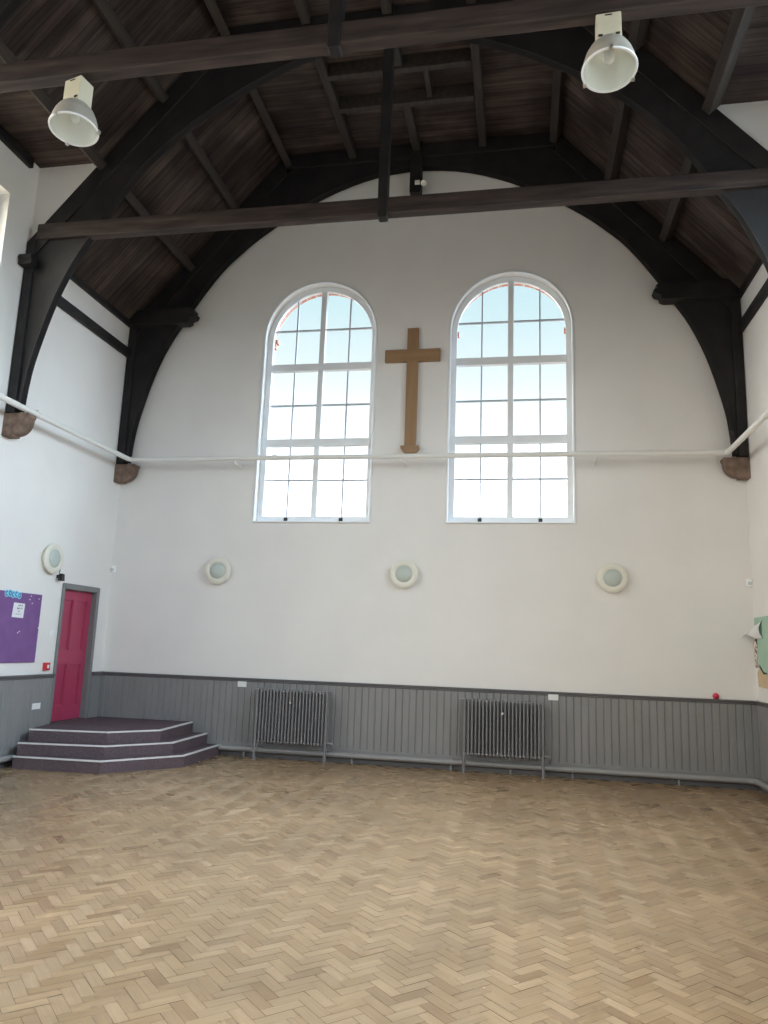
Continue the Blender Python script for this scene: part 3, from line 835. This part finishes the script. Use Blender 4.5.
tag(obj('ball', MB().lathe([(max(.001, .043*math.sin(PI*k/16)), -.043*math.cos(PI*k/16)) for k in range(17)], 24, Matrix.Translation((9.60, -.04, DW+.0435))), 'ball_red'), 'small red ball lying on the dado ledge near the right corner', 'ball')

ws = thing('spotlight', (W/2+.15, T1-.12, 9.46), 'tiny white spotlight clipped to the black pendant of the gable truss', 'spotlight')
obj('clamp', MB().box(W/2+.0, W/2+.085, T1-.125, T1-.102, 9.49, 9.565), 'cream', ws, bevel=.004)
obj('head', MB().lathe([(.001, 0), (.04, 0), (.045, .03), (.05, .09), (.001, .085)], 20, Matrix.Translation((W/2+.155, T1-.07, 9.52)) @ Matrix.Rotation(d2r(115), 4, 'X')), 'cream', ws)
obj('arm', MB().tube([(W/2+.06, T1-.112, 9.53), (W/2+.155, T1-.09, 9.535)], .009, 8), 'plastic_black', ws)

hk = thing('wall_hook', (9.94, T1, 5.0), 'tiny black hook on the gable truss foot above the right corbel', 'hook')
obj('plate', MB().box(9.935, 9.965, T1-.02, T1+.006, 5.03, 5.10), 'plastic_black', hk)
obj('peg', MB().tube([(9.945, T1-.015, 5.06), (9.915, T1-.03, 5.06), (9.905, T1-.03, 5.09)], .012, 8), 'plastic_black', hk)

# ------------------------------------------------------------------ purple pin board with a notice and a bubble-letter heading
pb = thing('pin_board', (0, -2.8, 1.375), 'purple felt pin board on the left wall, left of the red door', 'notice board')
obj('felt_panel', MB().box(.0, .026, -3.75, -1.83, 1.375, 2.335), 'purple', pb, bevel=.003)  # plain purple felt panel flush on the wall, no mount modelled
for y, z in ((-2.08, 2.30), (-1.845, 1.86), (-2.28, 1.78), (-2.25, 1.80), (-1.90, 2.27), (-2.10, 2.25), (-2.04, 2.20)):
    obj('pin', MB().lathe([(.001, 0), (.009, 0), (.007, .006), (.001, .008)], 10, Matrix.Translation((.0265, y, z)) @ Matrix.Rotation(PI/2, 4, 'Y')), 'plastic_white', pb)

nt = thing('paper_notice', (.03, -2.31, 1.99), 'white paper notice with black print pinned to the purple board', 'notice')
obj('sheet', MB().prism([(-2.445, 1.99), (-2.205, 1.985), (-2.195, 2.185), (-2.43, 2.19)], 'x', .0275, .0295), 'paper', nt)
def strokes(y0, y1, z, h, n, seed):
    rr = random.Random(seed); mb = MB(); w = (y1-y0)/n
    for i in range(n):
        a = y0 + i*w; t = w*.28
        mb.box(.0298, .0306, a, a+t, z-h/2, z+h/2*(1 if rr.random() > .4 else .5))
        if rr.random() > .3: mb.box(.0298, .0306, a, a+w*.75, z+(h/2-.004)*rr.choice((-1, 1, 0)), z+(h/2-.004)*0+.004)
    return mb
for (a, b, z, h, n, sd) in ((-2.33, -2.24, 2.155, .022, 5, 1), (-2.35, -2.235, 2.115, .026, 6, 2), (-2.33, -2.28, 2.075, .022, 3, 3), (-2.39, -2.25, 2.035, .010, 10, 4)):
    obj('print_line', strokes(a, b, z, h, n, sd), 'ink', nt)

hd = thing('heading_letters', (.03, -2.45, 2.25), 'pale blue bubble-letter heading on the top edge of the purple board', 'lettering')
letters = 'COCCO'
for i, ch in enumerate(letters):
    yc = -2.60 + i*.066; zc = 2.306 + (.006 if i % 2 else -.004) - i*.003
    n = 28
    a0, a1 = (d2r(50), d2r(310)) if ch == 'C' else (0, 2*PI)
    bub = obj('bubble', MB().prism([(yc + .042*math.cos(2*PI*k/n), zc + .050*math.sin(2*PI*k/n)) for k in range(n)], 'x', .0275, .030 + i*.0003), 'sky_blue', hd)
    mb = MB()
    A = [(yc + .026*math.cos(a0+(a1-a0)*k/n), zc + .034*math.sin(a0+(a1-a0)*k/n)) for k in range(n+1)]
    B = [(yc + .014*math.cos(a0+(a1-a0)*k/n), zc + .021*math.sin(a0+(a1-a0)*k/n)) for k in range(n+1)]
    mb.strip(A, B, 'x', .030, .0325); obj('letter', mb, 'navy', bub)

# ------------------------------------------------------------------ torn display on the right wall
gb = thing('display_board', (W, -.8, 1.37), 'torn green paper display on the right wall beside the corner', 'notice board')
X = W - .004
obj('green_backing', MB().prism([(-.10, 2.36), (-1.6, 2.36), (-1.6, 1.62), (-.42, 1.60), (-.27, 1.69), (-.22, 1.66), (-.17, 1.85), (-.20, 2.0), (-.11, 2.10)], 'x', X-.02, X), 'green', gb)
obj('bare_board', MB().prism([(-.20, 1.64), (-.26, 1.70), (-.42, 1.605), (-1.6, 1.62), (-1.6, 1.36), (-.14, 1.40), (-.11, 1.60)], 'x', X-.014, X), 'tan', gb)  # bare tan backing below the torn green paper, not a mounting part
M['dark_green'] = mat('dark_green', (.03, .06, .035), .9)
obj('torn_edge', MB().prism([(-.26, 1.705), (-.42, 1.61), (-.55, 1.60), (-.55, 1.585), (-.42, 1.575), (-.28, 1.66)], 'x', X-.026, X-.02), 'dark_green', gb)
def border():
    m = mat('border_print', (.5, .3, .3), .9)
    tc = nd(m, 'ShaderNodeTexCoord'); vo = nd(m, 'ShaderNodeTexVoronoi'); vo.inputs['Scale'].default_value = 28
    ln(m, tc.outputs['Object'], vo.inputs['Vector'])
    sc = nd(m, 'ShaderNodeSeparateColor'); ln(m, vo.outputs['Color'], sc.inputs[0])
    r = nd(m, 'ShaderNodeValToRGB'); r.color_ramp.interpolation = 'CONSTANT'
    e = r.color_ramp.elements; e[0].position = 0; e[0].color = (.05, .04, .04, 1); e[1].position = .35; e[1].color = (.55, .33, .32, 1)
    x = e.new(.65); x.color = (.75, .66, .58, 1)
    ln(m, sc.outputs[0], r.inputs['Fac']); ln(m, r.outputs['Color'], bsdf(m).inputs['Base Color'])
    return m
obj('border_strip', MB().prism([(-.035, 2.06), (-.20, 2.07), (-.17, 1.86), (-.13, 1.66), (-.075, 1.66), (-.05, 1.85)], 'x', X-.024, X-.018), border(), gb)

def curled_paper():
    me_v, me_f = [], []; nu, nv = 14, 10; mb = MB()
    for i in range(nu+1):
        for j in range(nv+1):
            u, v = i/nu, j/nv
            y = -.46 + .40*u
            off = .0145 + .15*(u**1.6)*(1 - .25*v) + .05*math.sin(PI*v)*(1-u)
            z = 2.31 - .25*v - .10*u*(1-v)*1.6 - .0*u
            if u > .5: z += (v-.5)*.28*(u-.5)      # the free end narrows to a point
            mb.v.append((W - .012 - off, y + .05*math.sin(PI*v)*u, z))
    for i in range(nu):
        for j in range(nv):
            a = i*(nv+1)+j; mb.f.append([a, a+1, a+nv+2, a+nv+1]); mb.sm.append(True)
    o = obj('curled_paper', mb, 'paper')
    s = o.modifiers.new('thick', 'SOLIDIFY'); s.thickness = .002
    tag(o, 'loose white paper curling off the torn green display on the right wall', 'paper')
curled_paper()

# ------------------------------------------------------------------ world, lights, camera
GLOW = 6.5
w = bpy.data.worlds.new('sky'); bpy.context.scene.world = w; w.use_nodes = True
nt_ = w.node_tree; nt_.nodes.clear()
def wn(t, **kw):
    n = nt_.nodes.new(t)
    for k_, v in kw.items(): setattr(n, k_, v)
    return n
tc = wn('ShaderNodeTexCoord'); sp = wn('ShaderNodeSeparateXYZ'); nt_.links.new(tc.outputs['Generated'], sp.inputs[0])
ramp = wn('ShaderNodeValToRGB'); e = ramp.color_ramp.elements
e[0].position = 0.0; e[0].color = (.16, .16, .14, 1)
e[1].position = 1.0; e[1].color = (.34, .56, .92, 1)
for p_, c_ in ((.495, (.30, .29, .26)), (.505, (6.0, 6.0, 6.0)), (.58, (5.2, 5.3, 5.4)), (.622, (2.4, 2.6, 2.7)), (.645, (1.3, 1.45, 1.5)), (.675, (1.0, 1.12, 1.17)), (.715, (.76, .99, 1.06)), (.80, (.50, .76, 1.0))):
    x_ = e.new(p_); x_.color = (*c_, 1)
mr = wn('ShaderNodeMapRange'); mr.inputs[1].default_value = -1; mr.inputs[2].default_value = 1
nt_.links.new(sp.outputs['Z'], mr.inputs[0]); nt_.links.new(mr.outputs[0], ramp.inputs['Fac'])
# the sky towards the sun (behind and beside the viewer) is far brighter than the sky over the gable
gl_ = wn('ShaderNodeMapRange', interpolation_type='SMOOTHSTEP')
gl_.inputs[1].default_value = .80; gl_.inputs[2].default_value = -.35; gl_.inputs[3].default_value = 1.0; gl_.inputs[4].default_value = GLOW
nt_.links.new(sp.outputs['Y'], gl_.inputs[0])
bg = wn('ShaderNodeBackground'); out = wn('ShaderNodeOutputWorld')
tm = wn('ShaderNodeMapRange'); tm.inputs[1].default_value = .3; tm.inputs[2].default_value = -.7; nt_.links.new(sp.outputs['Y'], tm.inputs[0])
tint = wn('ShaderNodeMix', data_type='RGBA', blend_type='MULTIPLY'); tint.inputs[7].default_value = (.135, .133, .129, 1)
over = wn('ShaderNodeValToRGB'); e = over.color_ramp.elements      # brighter, whiter overcast on the sun's side
e[0].position = .49; e[0].color = (.34, .32, .28, 1); e[1].position = 1; e[1].color = (2.6, 2.6, 2.6, 1)
x_ = e.new(.505); x_.color = (1.1, 1.1, 1.1, 1)
nt_.links.new(mr.outputs[0], over.inputs['Fac'])
sky = wn('ShaderNodeMix', data_type='RGBA'); sky.inputs[0].default_value = 0
om = wn('ShaderNodeMapRange'); om.inputs[1].default_value = .75; om.inputs[2].default_value = 0; nt_.links.new(sp.outputs['Y'], om.inputs[0])
nt_.links.new(om.outputs[0], sky.inputs[0]); nt_.links.new(ramp.outputs['Color'], sky.inputs[6]); nt_.links.new(over.outputs['Color'], sky.inputs[7])
nt_.links.new(tm.outputs[0], tint.inputs[0]); nt_.links.new(sky.outputs[2], tint.inputs[6])
side = wn('ShaderNodeValToRGB'); e = side.color_ramp.elements       # clear blue sky to the right, hazy warm sky to the left
e[0].position = .25; e[0].color = (5.0, 4.75, 4.25, 1); e[1].position = .75; e[1].color = (4.2, 5.25, 6.3, 1)
sx = wn('ShaderNodeMapRange'); sx.inputs[1].default_value = -1; sx.inputs[2].default_value = 1; nt_.links.new(sp.outputs['X'], sx.inputs[0])
nt_.links.new(sx.outputs[0], side.inputs['Fac'])
both = wn('ShaderNodeMix', data_type='RGBA', blend_type='MULTIPLY'); nt_.links.new(om.outputs[0], both.inputs[0])
nt_.links.new(tint.outputs[2], both.inputs[6]); nt_.links.new(side.outputs['Color'], both.inputs[7])
nt_.links.new(both.outputs[2], bg.inputs['Color']); nt_.links.new(gl_.outputs[0], bg.inputs['Strength'])
nt_.links.new(bg.outputs[0], out.inputs['Surface'])

def portal(name, loc, rot, sx, sy):
    l = bpy.data.lights.new(name, 'AREA'); l.shape = 'RECTANGLE'; l.size = sx; l.size_y = sy
    l.cycles.is_portal = True
    o = bpy.data.objects.new(name, l); C.objects.link(o); o.location = loc; o.rotation_euler = rot
for cx, r in WIN: portal('daylight', (cx, .28, (SILL+SPRING+r)/2), (-PI/2, 0, 0), 2*r, SPRING+r-SILL)
for cx, r in RW: portal('daylight', (cx, YB-.25, (1.4+6.6+r)/2), (PI/2, 0, 0), 2*r, 6.6+r-1.4)
for (ya, yb_, za, zb) in sidewin:
    portal('daylight', (-.27, (ya+yb_)/2, (za+zb)/2), (PI/2, 0, -PI/2), abs(ya-yb_), zb-za)
    portal('daylight', (W+.27, (ya+yb_)/2, (za+zb)/2), (PI/2, 0, PI/2), abs(ya-yb_), zb-za)

f, cx, cy, cz, yaw, pitch, roll = 743.375, 6.901, -11.605, 1.774, -.18838, .17862, .03555
F = Vector((math.sin(yaw)*math.cos(pitch), math.cos(yaw)*math.cos(pitch), math.sin(pitch)))
r0 = Vector((math.cos(yaw), -math.sin(yaw), 0)); u0 = r0.cross(F)
r_ = r0*math.cos(roll) + u0*math.sin(roll); u_ = u0*math.cos(roll) - r0*math.sin(roll)
cam = bpy.data.cameras.new('camera'); co = bpy.data.objects.new('camera', cam); C.objects.link(co)
co.matrix_world = Matrix(((r_.x, u_.x, -F.x, cx), (r_.y, u_.y, -F.y, cy), (r_.z, u_.z, -F.z, cz), (0, 0, 0, 1)))
cam.sensor_fit = 'VERTICAL'; cam.sensor_height = 36; cam.lens = 36*f/1024; cam.clip_start = .05; cam.clip_end = 200
sc = bpy.context.scene; sc.camera = co
sc.view_settings.view_transform = 'Standard'; sc.view_settings.look = 'None'
sc.view_settings.gamma = 1; sc.view_settings.use_curve_mapping = False
sc.view_settings.exposure = 0.0
sc.cycles.max_bounces = 14; sc.cycles.diffuse_bounces = 8; sc.cycles.transparent_max_bounces = 16
sc.cycles.use_denoising = True
sc.cycles.caustics_reflective = False; sc.cycles.caustics_refractive = False
